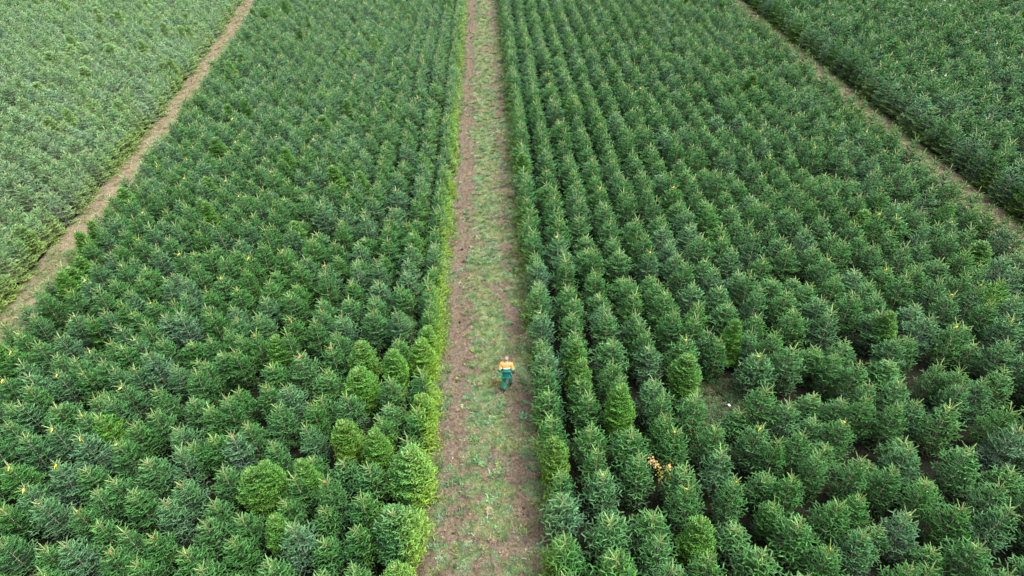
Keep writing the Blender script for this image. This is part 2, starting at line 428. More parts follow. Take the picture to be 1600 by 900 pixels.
GAP = unproject(1143, 634)        # a spot where trees are missing
pts = []
for line in CATALOG.strip().split('\n'):
    for e in line.split(';'):
        a = e.split()
        px, py, cls, rib = int(a[0]), int(a[1]), a[2], a[3]
        px += .0
        big = cls in 'S'
        low = (px, py) in ((1150, 822), (1160, 645), (1273, 618), (605, 632), (497, 795))
        h = (2.6 if px > 800 else 2.4) * random.uniform(.92, 1.08)
        if px < 420: h *= .95
        if big: h *= 1.08
        if low: h = 1.5
        if (px, py) in ((632, 705), (611, 800)): h = 2.75
        if (px, py) in ((632, 705), (413, 716), (973, 606), (1077, 555), (531, 659), (870, 683)): h *= 1.05
        p = unproject(px, py, h)
        # sit the tree near its row
        s, r = row_of(p.x)
        if r < 5:
            xr = XL - ROW_L * r if s == 'left' else XR + ROW_R * r
            p.x += (xr - p.x) * .35
        if any((p.x - q[0]) ** 2 + (p.y - q[1]) ** 2 < .5 ** 2 for q in pts): continue
        pts.append((p.x, p.y))
        add_tree(p.x, p.y, cls, rib, h=h, w=(1.1 if big else 1.28 if (px, py) in ((632, 705), (611, 800)) else 1.0), cat=True, form=9 if low else 8 if (px, py) in ((632, 705), (611, 800)) else None)

# left and right tracks, read off the photograph as ground points
LT = [unproject(*p) for p in ((385, 0), (330, 75), (280, 135), (215, 240), (165, 320), (115, 370), (60, 415), (0, 470))]
LT = sorted([(p.y, p.x) for p in LT])
LTY, LTX = [a for a, b in LT], [b for a, b in LT]
LFIT = np.polyfit(LTY, LTX, 2)
def left_track_x(y): return float(np.polyval(LFIT, min(y, 95)))
def _old(y): return float(np.interp(y, LTY, LTX)) if y < LTY[-1] else LTX[-1] - (y - LTY[-1]) * .03
RT = sorted([(p.y, p.x) for p in (unproject(*q) for q in ((1165, 0), (1215, 60), (1290, 120), (1420, 225), (1500, 275), (1560, 330), (1600, 350)))])
RTY, RTX = [a for a, b in RT], [b for a, b in RT]
RFIT = np.polyfit(RTY, RTX, 1)
def right_track_x(y): return float(np.polyval(RFIT, y))
TRACK_W = 2.9

def far_class(x, y):
    u = random.random()
    n = noise.noise(Vector((x * .12, y * .12, 3)))
    if x < -22: tab = (('g', .14), ('G', .66), ('s', .86), ('b', .90), ('L', 1.0))
    elif x < 0: tab = (('g', .34), ('G', .62), ('s', .86), ('b', .98), ('L', 1.0))
    elif x < 25: tab = (('g', .42), ('G', .68), ('s', .80), ('d', .92), ('L', .93), ('b', 1.0))
    else: tab = (('g', .42), ('G', .62), ('s', .80), ('d', .92), ('b', 1.0))
    u = min(.999, max(0, u + n * .2))
    for k, v in tab:
        if u < v: return k
    return 'g'
P2 = np.array(pts)
def in_view(x, y, z=1.2, m=0):
    px, py, dz = project((x, y, z))
    return dz > 0 and -m < px < 1600 + m and -m < py < 900 + m
def near_view(x, y):
    """Whether a tree at x, y is inside the picture or within some metres of its border."""
    px, py, dz = project((x, y, 1.2))
    if dz < 0: return False
    mm = FOC / dz
    return -5 * mm < px < 1600 + 5 * mm and py < 900 + 3.5 * mm and py > -9 * mm
cell = {}
def free(x, y, d):
    i, j = int(x // 1.5), int(y // 1.5)
    for a in (-1, 0, 1):
        for b in (-1, 0, 1):
            for q in cell.get((i + a, j + b), ()):
                if (q[0] - x) ** 2 + (q[1] - y) ** 2 < d * d: return False
    return True
def put(x, y): cell.setdefault((int(x // 1.5), int(y // 1.5)), []).append((x, y))
for q in pts: put(*q)
def zone_catalogued(x, y, h):
    px, py, dz = project((x, y, h))
    return -10 < px < 1610 and 474 < py < 905
def block(x0, dx, n, dy, ys, keep, hh):
    for k in range(n):
        y = ys + random.uniform(0, dy)
        while y < 98:
            x = x0 + dx * k + random.gauss(0, .06)
            yy = y + random.gauss(0, .13)
            y += dy
            if not keep(x, yy) or not near_view(x, yy): continue
            h = hh * random.uniform(.82, 1.14)
            if random.random() < .06: h *= .7
            cat = zone_catalogued(x, yy, h)
            if (x - GAP.x) ** 2 + (yy - GAP.y) ** 2 < 1.7 ** 2: continue
            if not free(x, yy, .76 if cat else .62): continue
            if cat: h *= .74
            put(x, yy)
            c = far_class(x, yy)
            if cat: c = random.choice('dgg')
            u = random.random(); rib = '-'
            if x < -24: rib = 'w' if u < .03 else '-'
            elif x < -9: rib = ('y' if x < -12 or random.random() < .3 else 'o') if u < .42 else '-'
            elif x < 0: rib = 'o' if u < .38 else '-'
            elif x < 25: rib = 'y' if u < .13 else '-'
            else: rib = 'w' if u < .2 else '-'
            if cat: rib = '-'
            add_tree(x, yy, c, rib, h=h)
def border(fx, dy, ys, hh):
    """The row that stands along a side track."""
    y = ys
    while y < 98:
        x = fx(y) + random.gauss(0, .1); yy = y + random.gauss(0, .1); y += dy
        if not near_view(x, yy): continue
        h = hh * random.uniform(.88, 1.1)
        if zone_catalogued(x, yy, h) and not free(x, yy, .9): continue
        if not free(x, yy, .55): continue
        put(x, yy); add_tree(x, yy, far_class(x, yy), '-', h=h)
border(lambda y: left_track_x(y) - .72, 1.2, 14, 2.3)
border(lambda y: left_track_x(y) + TRACK_W + .3, 1.1, 16, 2.25)
border(lambda y: right_track_x(y) + .8, 1.4, 10, 2.85)
border(lambda y: right_track_x(y) - TRACK_W - .3, 1.25, 16, 2.5)
block(XL, -ROW_L, 22, 1.08, 4.0, lambda x, y: x > left_track_x(y) + TRACK_W + .1 + .25 * noise.noise(Vector((3, y * .3, 5))), 2.35)
block(XR, ROW_R, 20, 1.22, 4.0, lambda x, y: x < right_track_x(y) - TRACK_W - .42 + .5 * noise.noise(Vector((0, y * .35, 5))), 2.55)
block(-22.0, -1.38, 50, 1.28, 14.0, lambda x, y: x < left_track_x(y) - .75, 2.35)
block(26.5, 1.72, 32, 1.5, 10.0, lambda x, y: x > right_track_x(y) + .85, 2.9)

# heights, widths, edges
ally = np.array([(t['x'], t['y']) for t in trees])
for i, t in enumerate(trees):
    d = np.hypot(ally[:, 0] - t['x'], ally[:, 1] - t['y']); d[i] = 99
    nn = np.sort(d)[:4].mean()
    t['w'] = float(np.clip(nn / 1.48, .77, 1.0 if t['x'] < right_track_x(t['y']) else 1.3)) * (t['w'] or 1.0) * random.uniform(.94, 1.06)
    if t['form'] == 9: t['w'] *= .95
    s, r = row_of(t['x'])
    x, y = t['x'], t['y']
    if s == 'left' and r == 0: t['edge'] = random.uniform(1.0, 1.8)
    elif s == 'left' and r == 1: t['edge'] = .25
    elif s == 'right' and r == 0: t['edge'] = -random.uniform(.2, .55)
    if x < 0 and abs(left_track_x(y) - .6 - x) < .7: t['edge'] = random.uniform(.6, 1.1)
    if x > 20 and -.2 < right_track_x(y) - TRACK_W - x + .4 < 1.2: t['edge'] = .45
    if x > 20 and abs(right_track_x(y) + .8 - x) < .5: t['edge'] = -.31
    c, sv, _ = CLASS[t['cls']]
    c = tuple(v * (1.0 if t['cls'] in 'LY' else (.35 + .40 * min(1, max(0, (y - 24) / 45)))) for v in c)  # needle colour brightens with distance, standing in for haze
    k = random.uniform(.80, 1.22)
    if x < left_track_x(y): c = (c[0] * 1.9 + .130, c[1] * 1.4 + .130, c[2] * 1.6 + .085); sv += .25     # a paler, younger stand; front light and glare added to its colour
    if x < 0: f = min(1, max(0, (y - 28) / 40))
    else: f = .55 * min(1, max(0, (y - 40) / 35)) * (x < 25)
    c = tuple(v + f * a for v, a in zip(c, (.065, .080, .050))); sv += .3 * f      # haze painted in: needles fade paler far down the field
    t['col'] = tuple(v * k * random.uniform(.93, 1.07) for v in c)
    t['silver'] = max(0, sv + random.gauss(0, .1))
    t['rot'] = random.uniform(0, 6.283)
    if abs(t['edge']) > .3 and t['form'] < 7: t['form'] = random.choice((10, 11))
    t['depth'] = project((x, y, 1.3))[2]

# the 300 that show largest become trees of their own
cand = [t for t in trees if in_view(t['x'], t['y'], t['h'] * .62, 6)]
cand.sort(key=lambda t: t['depth'] / t['h'])
own = cand[:300]
for t in own: t['own'] = True
ORD = ['first', 'second', 'third', 'fourth', 'fifth', 'sixth', 'seventh', 'eighth', 'ninth', 'tenth', 'eleventh', 'twelfth', 'thirteenth', 'fourteenth',
       'fifteenth', 'sixteenth', 'seventeenth', 'eighteenth', 'nineteenth', 'twentieth',
       'twenty-first', 'twenty-second', 'twenty-third', 'twenty-fourth', 'twenty-fifth', 'twenty-sixth', 'twenty-seventh', 'twenty-eighth', 'twenty-ninth', 'thirtieth']
rows = {}
for t in own: rows.setdefault(row_of(t['x']), []).append(t)
RIBWORD = {'y': 'yellow ribbon', 'o': 'orange ribbon', 'w': 'white ribbon'}
for (side, r), ts in rows.items():
    ts.sort(key=lambda t: t['y'])
    for k, t in enumerate(ts):
        w = CLASS[t['cls']][2]
        if t['h'] < 1.9: w = 'low ' + w
        lab = w + ' fir'
        if t['rib'] != '-': lab += ' with ' + RIBWORD[t['rib']]
        lab += f', {ORD[r]} row {side} of track, {ORD[k]} from bottom edge'
        t['label'] = lab
print('rows', {k: len(v) for k, v in sorted(rows.items())})
for t in own:
    root = link('fir_tree', None)
    root.empty_display_size = .3
    root.location = (t['x'], t['y'], -.06); root.rotation_euler = (random.gauss(0, .03), random.gauss(0, .03), t['rot'])
    sz = t['h'] / HT
    root.scale = (t['w'], t['w'], sz)
    tag(root, t['label'], 'fir tree', 'fir trees planted in rows')
    link('trunk', trunk_me[t['form']], root)
    c = link('crown', crown_me[t['form']], root)
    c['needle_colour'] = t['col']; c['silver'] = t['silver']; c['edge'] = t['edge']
    if t['rib'] != '-':
        rb = link('marker_ribbon', random.choice(ribbon_me[t['rib']]), root)
        rb.scale = (1 / t['w'], 1 / t['w'], 1)

# ------------------------------------------------------------------ scattered stuff by geometry nodes
def scatter(name, P, rot, scl, var, sources, attrs, second=None):
    """ONE object that draws instances of SOURCES (meshes) on its points; SECOND: (sources, index attribute, selection attribute)."""
    at = {'rot': ('FLOAT_VECTOR', 'POINT', rot), 'scl': ('FLOAT_VECTOR', 'POINT', scl), 'form': ('INT', 'POINT', var)}
    at.update(attrs)
    me = mesh_np(name, np.asarray(P), attrs=at)
    o = link(name, me)
    ng = bpy.data.node_groups.new(name + '_scatter', 'GeometryNodeTree')
    ng.interface.new_socket('Geometry', in_out='INPUT', socket_type='NodeSocketGeometry')
    ng.interface.new_socket('Geometry', in_out='OUTPUT', socket_type='NodeSocketGeometry')
    N, L = ng.nodes, ng.links
    gi = N.new('NodeGroupInput'); go = N.new('NodeGroupOutput')
    def named(n, ty):
        a = N.new('GeometryNodeInputNamedAttribute'); a.data_type = ty; a.inputs[0].default_value = n
        return a.outputs['Attribute']
    def branch(srcs, index, sel=None):
        c = bpy.data.collections.new(name + '_forms')
        for i, m in enumerate(srcs):
            c.objects.link(bpy.data.objects.new(f'{name}_form_{i:03d}', m))
        ci = N.new('GeometryNodeCollectionInfo'); ci.inputs['Collection'].default_value = c
        ci.inputs['Separate Children'].default_value = True; ci.inputs['Reset Children'].default_value = True
        ip = N.new('GeometryNodeInstanceOnPoints')
        ip.inputs['Pick Instance'].default_value = True
        L.new(gi.outputs[0], ip.inputs['Points']); L.new(ci.outputs[0], ip.inputs['Instance'])
        L.new(named(index, 'INT'), ip.inputs['Instance Index'])
        L.new(named('scl', 'FLOAT_VECTOR'), ip.inputs['Scale'])
        er = N.new('FunctionNodeEulerToRotation'); L.new(named('rot', 'FLOAT_VECTOR'), er.inputs[0])
        L.new(er.outputs[0], ip.inputs['Rotation'])
        if sel:
            cp = N.new('FunctionNodeCompare'); cp.data_type = 'FLOAT'; cp.operation = 'GREATER_THAN'
            L.new(named(sel, 'FLOAT'), cp.inputs[0]); cp.inputs[1].default_value = .5
            L.new(cp.outputs[0], ip.inputs['Selection'])
        return ip.outputs[0]
    a = branch(sources, 'form')
    if second:
        b = branch(*second)
        j = N.new('GeometryNodeJoinGeometry'); L.new(a, j.inputs[0]); L.new(b, j.inputs[0]); a = j.outputs[0]
    L.new(a, go.inputs[0])
    md = o.modifiers.new('scatter', 'NODES'); md.node_group = ng
    return o

rest = [t for t in trees if not t.get('own')]
rib_src = [ribbon_me[k][i] for k in 'yow' for i in range(3)]
pl = scatter('fir_plantation', [(t['x'], t['y'], -.06) for t in rest], [(random.gauss(0, .03), random.gauss(0, .03), t['rot']) for t in rest],
        [(t['w'], t['w'], t['h'] / HT) for t in rest], [t['form'] for t in rest], whole_me,
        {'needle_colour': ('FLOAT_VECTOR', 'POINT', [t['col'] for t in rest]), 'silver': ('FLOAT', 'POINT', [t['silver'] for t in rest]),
         'edge': ('FLOAT', 'POINT', [t['edge'] for t in rest]),
         'ribbon': ('INT', 'POINT', ['yow'.find(t['rib']) * 3 + random.randrange(3) if t['rib'] != '-' else 0 for t in rest]),
         'tied': ('FLOAT', 'POINT', [float(t['rib'] != '-') for t in rest])},
        (rib_src, 'ribbon', 'tied'))
tag(pl, 'mass of smaller firs in rows stretching away beyond the nearest trees', 'fir trees', kind='stuff')

# ------------------------------------------------------------------ ground
def fbm(x, y, s, seed, oct=4): return noise.fractal(Vector((x * s, y * s, seed)), 1.0, 2.0, oct, noise_basis='PERLIN_ORIGINAL')

def soil_material(name, soil, dark, green, dry, attr='grass'):
    m, N, L, b = new_mat(name)
    tc = N.new('ShaderNodeTexCoord')
    def nz(scale, det=6, rough=.6):
        t = N.new('ShaderNodeTexNoise'); t.inputs['Scale'].default_value = scale; t.inputs['Detail'].default_value = det; t.inputs['Roughness'].default_value = rough
        L.new(tc.outputs['Object'], t.inputs['Vector']); return t.outputs['Fac']
    def rng_(v, a, bb):
        r = N.new('ShaderNodeMapRange'); r.inputs['From Min'].default_value = a; r.inputs['From Max'].default_value = bb; L.new(v, r.inputs['Value']); return r.outputs[0]
    def mix(f, a, bb):
        n = N.new('ShaderNodeMix'); n.data_type = 'RGBA'; L.new(f, n.inputs[0])
        for i, v in ((6, a), (7, bb)):
            if isinstance(v, tuple): n.inputs[i].default_value = (*v, 1)
            else: L.new(v, n.inputs[i])
        return n.outputs[2]
    c = mix(rng_(nz(9), .35, .65), dark, soil)
    c = mix(rng_(nz(34, 4), .55, .75), c, tuple(v * 1.5 for v in soil))
    a = N.new('ShaderNodeAttribute'); a.attribute_name = attr
    gcol = mix(rng_(nz(5), .42, .62), green, dry)
    gcol = mix(rng_(nz(26, 5), .35, .7), tuple(v * .55 for v in green), gcol)
    ad = N.new('ShaderNodeMath'); ad.operation = 'ADD'; L.new(a.outputs['Fac'], ad.inputs[0])
    mm = N.new('ShaderNodeMath'); mm.operation = 'MULTIPLY_ADD'; L.new(nz(18, 6, .7), mm.inputs[0]); mm.inputs[1].default_value = 1.2; mm.inputs[2].default_value = -.6
    L.new(mm.outputs[0], ad.inputs[1])
    c = mix(rng_(ad.outputs[0], .38, .66), c, gcol)
    L.new(c, b.inputs['Base Color']); b.inputs['Roughness'].default_value = .95; b.inputs['Specular IOR Level'].default_value = .15
    bp = N.new('ShaderNodeBump'); bp.inputs['Strength'].default_value = .8; bp.inputs['Distance'].default_value = .04
    L.new(nz(30, 6, .7), bp.inputs['Height']); L.new(bp.outputs[0], b.inputs['Normal'])
    return m
SOIL, SDARK = (.150, .118, .084), (.050, .038, .028)
M_TRACK = soil_material('track_soil', SOIL, SDARK, (.135, .20, .08), (.23, .215, .12))
M_GROUND = soil_material('field_soil', (.016, .0145, .009), (.008, .0075, .005), (.012, .024, .007), (.020, .022, .009))  # near-black soil: the shade between the trees is put into its colour
M_DRY = soil_material('dry_track_soil', (.20, .165, .108), (.105, .085, .056), (.12, .16, .06), (.25, .22, .12))

# the field: one sheet to the horizon
def field():
    xs = np.concatenate([[-900, -200, -90], np.linspace(-70, 70, 71), [90, 200, 900]])
    ys = np.concatenate([[-900, -60], np.linspace(0, 104, 53), [140, 300, 1500]])
    X, Y = np.meshgrid(xs, ys)
    V = np.stack([X.ravel(), Y.ravel(), np.full(X.size, -.06)], 1)
    nx = len(xs); i = np.arange(nx - 1); j = np.arange(len(ys) - 1)
    I, J = np.meshgrid(i, j); a = (J * nx + I).ravel()
    F = np.stack([a, a + 1, a + 1 + nx, a + nx], 1)
    g = [.42 + .35 * fbm(x, y, .5, 4) for x, y in zip(X.ravel(), Y.ravel())]
    return mesh_np('field', V, F, attrs={'grass': ('FLOAT', 'POINT', g)}, mats=(M_GROUND,), smooth=True)
tag(link('ground', field()), 'shade-darkened weedy soil of the plantation field between the rows', 'ground', kind='structure')

TX0, TX1 = -3.7, 1.6
def track_cover(x, y):
    """How grassy the middle track is at a point, 0 bare soil to 1 grass."""
    wob = .25 * fbm(0, y, .22, 1, 2)
    def bump(c, w): return math.exp(-((x - c - wob) / w) ** 2)
    n = fbm(x, y, .75, 2, 4); n2 = fbm(x * 1.3, y, 2.6, 6, 3)
    near = max(0, min(1, (22 - y) / 10))
    v = .59 - (.64 - .34 * near) * bump(-2.25, .50) - .30 * bump(.15, .38) * (1 - .4 * near) + .10 * bump(-.9, .7) + .12 * bump(.85, .3)
    v -= .16 * near
    return v + .62 * n + .5 * n2
def track_height(x, y):
    wob = .25 * fbm(0, y, .22, 1, 2)
    def bump(c, w): return math.exp(-((x - c - wob) / w) ** 2)
    return .035 + .06 * fbm(x, y, 1.1, 3, 3) + .065 * fbm(x, y, 4.2, 5, 4) - .05 * bump(-2.2, .3) - .04 * bump(.1, .28) + .02 * bump(-1, .5)
def track_mesh():
    ys = [4.0]
    while ys[-1] < 100: ys.append(ys[-1] + max(.05, (ys[-1] - 4) * .0042 + .04))
    ys = np.array(ys); xs = np.linspace(TX0, TX1, 72)
    V = []; g = []
    for y in ys:
        for x in xs:
            e = min(1, max(0, min(x - TX0 - .3 - .35 * noise.noise(Vector((0, y * .9, 2))), TX1 - .15 - x - .25 * noise.noise(Vector((4, y * .9, 2)))) / .3))
            V.append((x, y, track_height(x, y) * e - .055 * (1 - e) + .0)); g.append(track_cover(x, y))
    nx = len(xs); I, J = np.meshgrid(np.arange(nx - 1), np.arange(len(ys) - 1)); a = (J * nx + I).ravel()
    F = np.stack([a, a + 1, a + 1 + nx, a + nx], 1)
    return mesh_np('track', np.array(V), F, attrs={'grass': ('FLOAT', 'POINT', g)}, mats=(M_TRACK,), smooth=True)
tag(link('track', track_mesh()), 'rutted grass and soil track running straight between the two blocks of firs', 'track', kind='structure')

def side_track(name, fx, w0, w1, gr, label):
    ys = np.arange(8, 100, .5); us = np.linspace(0, 1, 14)
    V = []; g = []
    for y in ys:
        x0 = fx(y)
        for u in us:
            x = x0 + w0 + (w1 - w0) * u
            e = min(1, min(u, 1 - u) * 5)
            V.append((x, y, (.02 + .04 * fbm(x, y, .8, 7, 3)) * e - .056 * (1 - e)))
            g.append(gr(u, y) + .5 * fbm(x, y, .5, 9, 3))
    nx = len(us); I, J = np.meshgrid(np.arange(nx - 1), np.arange(len(ys) - 1)); a = (J * nx + I).ravel()
    F = np.stack([a, a + 1, a + 1 + nx, a + nx], 1)
    return tag(link(name, mesh_np(name, np.array(V), F, attrs={'grass': ('FLOAT', 'POINT', g)}, mats=(M_DRY,), smooth=True)), label, 'track', kind='structure')
side_track('track', left_track_x, -.5, TRACK_W + .9, lambda u, y: .05 + .55 * (u > .6) + .40 * max(0, (42 - y) / 20), 'dry brown track slanting up the left of the field beside denser firs')
M_DRY = soil_material('dark_track_soil', (.20, .155, .105), (.10, .075, .05), (.09, .12, .035), (.16, .14, .07))
side_track('track', right_track_x, -TRACK_W - 1.3, .5, lambda u, y: .35, 'narrow brown track between the right-hand blocks of firs')

# ------------------------------------------------------------------ grass and weeds
def leaf_material(name):
    m, N, L, b = new_mat(name)
    a = N.new('ShaderNodeAttribute'); a.attribute_name = 'leaf_colour'; a.attribute_type = 'INSTANCER'
    v = N.new('ShaderNodeAttribute'); v.attribute_name = 'var'
    mv = N.new('ShaderNodeMapRange'); mv.inputs['To Min'].default_value = .6; mv.inputs['To Max'].default_value = 1.4; L.new(v.outputs['Fac'], mv.inputs['Value'])
    vm = N.new('ShaderNodeVectorMath'); vm.operation = 'SCALE'; L.new(a.outputs['Color'], vm.inputs[0]); L.new(mv.outputs[0], vm.inputs['Scale'])
    L.new(vm.outputs[0], b.inputs['Base Color']); b.inputs['Roughness'].default_value = .6; b.inputs['Specular IOR Level'].default_value = .3
    tr = N.new('ShaderNodeBsdfTranslucent'); L.new(vm.outputs[0], tr.inputs['Color'])
    ms = N.new('ShaderNodeMixShader'); ms.inputs[0].default_value = .2
    L.new(b.outputs[0], ms.inputs[1]); L.new(tr.outputs[0], ms.inputs[2]); L.new(ms.outputs[0], N['Material Output'].inputs['Surface'])
    return m
M_LEAF = leaf_material('grass_leaves')
def tuft(seed, n, spread, hgt, wid, lean):
    g = np.random.default_rng(seed)
    V = []; F = []; var = []
    for i in range(n):
        a = g.uniform(0, 6.283); r = spread * math.sqrt(g.random())
        b = np.array([r * math.cos(a), r * math.sin(a), -.01])
        a2 = a + g.normal(0, .8)
        d = np.array([math.cos(a2), math.sin(a2), 0]); s = np.array([-d[1], d[0], 0])
        h = hgt * g.uniform(.5, 1.2); ln = lean * g.uniform(.4, 1.3)
        m = b + d * ln * .4 + np.array([0, 0, h * .75]); t = b + d * ln + np.array([0, 0, h])
        w = wid * g.uniform(.7, 1.2); k = len(V)
        V += [b - s * w * .5, b + s * w * .5, m + s * w, t, m - s * w]
        F.append((k, k + 1, k + 2, k + 4)); F.append((k + 4, k + 2, k + 3, k + 3))
        var += [g.random()] * 2
    V = np.array(V); F4 = np.array([f for f in F if len(set(f)) == 4]); F3 = np.array([f[:3] for f in F if len(set(f)) == 3])
    v4 = np.array(var[::2]); v = np.concatenate([v4, v4])
    return mesh_np('tuft', V, F4, F3, attrs={'var': ('FLOAT', 'FACE', v)}, mats=(M_LEAF,))
TUFTS = [tuft(1, 46, .09, .07, .0035, .05), tuft(2, 60, .12, .055, .004, .07), tuft(3, 40, .07, .10, .004, .06),   # grass
         tuft(4, 22, .05, .035, .016, .07), tuft(5, 30, .10, .05, .014, .06),                                     # rosettes of broad leaves
         tuft(6, 40, .10, .022, .003, .11)]                                                                       # flattened dry grass
GP, GR, GS, GF, GC = [], [], [], [], []
def sprig(x, y, z, form, size, colr):
    k = random.uniform(.75, 1.25)
    GP.append((x, y, z)); GR.append((random.gauss(0, .12), random.gauss(0, .12), random.uniform(0, 6.28))); GS.append((size,) * 3); GF.append(form)
    GC.append(tuple(c * k * random.uniform(.92, 1.08) for c in colr))
GREEN, BLUEG, YEL, DRY, RED = (.098, .20, .066), (.108, .225, .105), (.165, .21, .065), (.25, .20, .12), (.18, .09, .045)
def colour_at(x, y):
    n = fbm(x, y, .6, 12, 3); u = random.random()
    if u < .16: return DRY
    if n > .18: return BLUEG if u < .75 else GREEN
    if n < -.2: return YEL if u < .6 else GREEN
    return GREEN if u < .8 else YEL
y = 7.0
while y < 90:
    dens = 62 if y < 26 else 62 * (26 / y) ** 1.5
    step = .5
    for _ in range(int(dens * (TX1 - TX0) * step)):
        x = random.uniform(TX0 + .4, TX1 - .3); yy = y + random.uniform(0, step)
        c = track_cover(x, yy)
        if random.random() < .04: c += .5
        if c < .36 + random.gauss(0, .1): 
            if random.random() < .22: sprig(x, yy, track_height(x, yy), random.choice((5, 5, 1, 4)), random.uniform(.6, 1.1), (.22, .16, .10))
            continue
        form = random.choice((0, 0, 1, 1, 2, 3, 4, 5))
        cl = colour_at(x, yy)
        if form == 5: cl = DRY
        sz = random.uniform(.6, 1.25) * (1 if y < 26 else 1 + (y - 26) / 60)
        sprig(x, yy, track_height(x, yy) - .005, form, sz, cl)
    y += step
# coarse weeds, tussocks and clods dotted over the track
for _ in range(1500):
    yy = 7 + 50 * random.random() ** 1.5; x = random.uniform(TX0 + .6, TX1 - .4)
    if track_cover(x, yy) + random.gauss(0, .3) < .25: continue
    sprig(x, yy, track_height(x, yy) - .01, random.choice((3, 4, 4, 2, 5)), random.uniform(1.2, 2.3), random.choice((BLUEG, BLUEG, GREEN, YEL, DRY, (.20, .24, .12))))
# taller weeds along the feet of the edge rows
for _ in range(1500):
    yy = 7 + 55 * random.random() ** 1.6
    x = random.gauss(.98, .16) if random.random() < .62 else random.gauss(-2.86, .10)
    if fbm(x, yy, .5, 21, 3) < -.12: continue
    sprig(x, yy, .01, random.choice((0, 2, 4, 4)), random.uniform(.9, 1.7), random.choice((GREEN, YEL, YEL, (.12, .12, .035), DRY)))
# low cover in the gap among the right-hand firs and thinly under the trees
for _ in range(900):
    a = random.uniform(0, 6.28); r = 1.7 * math.sqrt(random.random())
    sprig(GAP.x + r * math.cos(a), GAP.y + r * math.sin(a) * .9, -.06, random.choice((3, 4, 4, 5)), random.uniform(.7, 1.4), random.choice(((.075, .145, .06), (.06, .12, .045), (.10, .14, .05), (.10, .085, .045))))
for _ in range(5200):
    x = random.uniform(-22, 22); yy = random.uniform(8, 30)
    if TX0 + .5 < x < TX1 - .5 or fbm(x, yy, .4, 31, 3) < -.12: continue
    sprig(x, yy, -.06, random.choice((0, 3, 4, 5)), random.uniform(.8, 1.5), random.choice(((.025, .050, .014), (.032, .058, .016), (.035, .032, .016), (.022, .042, .012))))
for _ in range(8200):
    yy = 18 + 70 * random.random()
    if random.random() < .65:
        u = random.random() ** .8 * 1.1 - .05; x = left_track_x(yy) + u * TRACK_W
        if u < .55 and random.random() < .75 and yy > 30: cl, f = (.30, .24, .14), 5
        else: cl, f = random.choice((GREEN, YEL, DRY, (.14, .18, .06))), random.choice((0, 1, 2, 5))
    else:
        x = right_track_x(yy) - random.random() * TRACK_W; cl, f = random.choice((GREEN, YEL, DRY, DRY)), random.choice((0, 1, 5))
    sprig(x, yy, .01, f, random.uniform(.9, 2.2), cl)
gr = scatter('grass', GP, GR, GS, GF, TUFTS, {'leaf_colour': ('FLOAT_VECTOR', 'POINT', GC)})
tag(gr, 'short grass and weeds growing over the tracks and between the firs', 'grass', kind='stuff')

# ------------------------------------------------------------------ the man
def skin(verts, edges, radii, root=0, sub=2):
    me = bpy.data.meshes.new('s'); me.from_pydata([tuple(v) for v in verts], edges, [])
    o = bpy.data.objects.new('s', me); col.objects.link(o)
    o.modifiers.new('skin', 'SKIN').use_smooth_shade = True
    sv = me.skin_vertices[0].data
    for i, r in enumerate(radii):
        rr = r if isinstance(r, tuple) else (r, r)
        sv[i].radius = rr; sv[i].use_root = (i == root)
    o.modifiers.new('sub', 'SUBSURF').levels = sub
    o.modifiers['sub'].render_levels = sub
    bpy.context.view_layer.update()
    dg = bpy.context.evaluated_depsgraph_get()
    res = bpy.data.meshes.new_from_object(o.evaluated_get(dg))
    bpy.data.objects.remove(o); bpy.data.meshes.remove(me)
    return res
def join_meshes(name, meshes):
    bm = bmesh.new()
    for m in meshes: bm.from_mesh(m)
    out = bpy.data.meshes.new(name); bm.to_mesh(out); bm.free()
    for p in out.polygons: p.use_smooth = True
    return out
def chain(pts, radii, root=0, sub=2):
    return skin(pts, [(i, i + 1) for i in range(len(pts) - 1)], radii, root, sub)

def stoop(me):
    # bend the upper body forward at the waist
    for v in me.vertices:
        t = min(1, max(0, (v.co.z - .98) / .3)) * R(13)
        if t > 0:
            y, z = v.co.y, v.co.z - 1.0
            v.co.y = y * math.cos(t) + z * math.sin(t); v.co.z = 1.0 - y * math.sin(t) + z * math.cos(t)

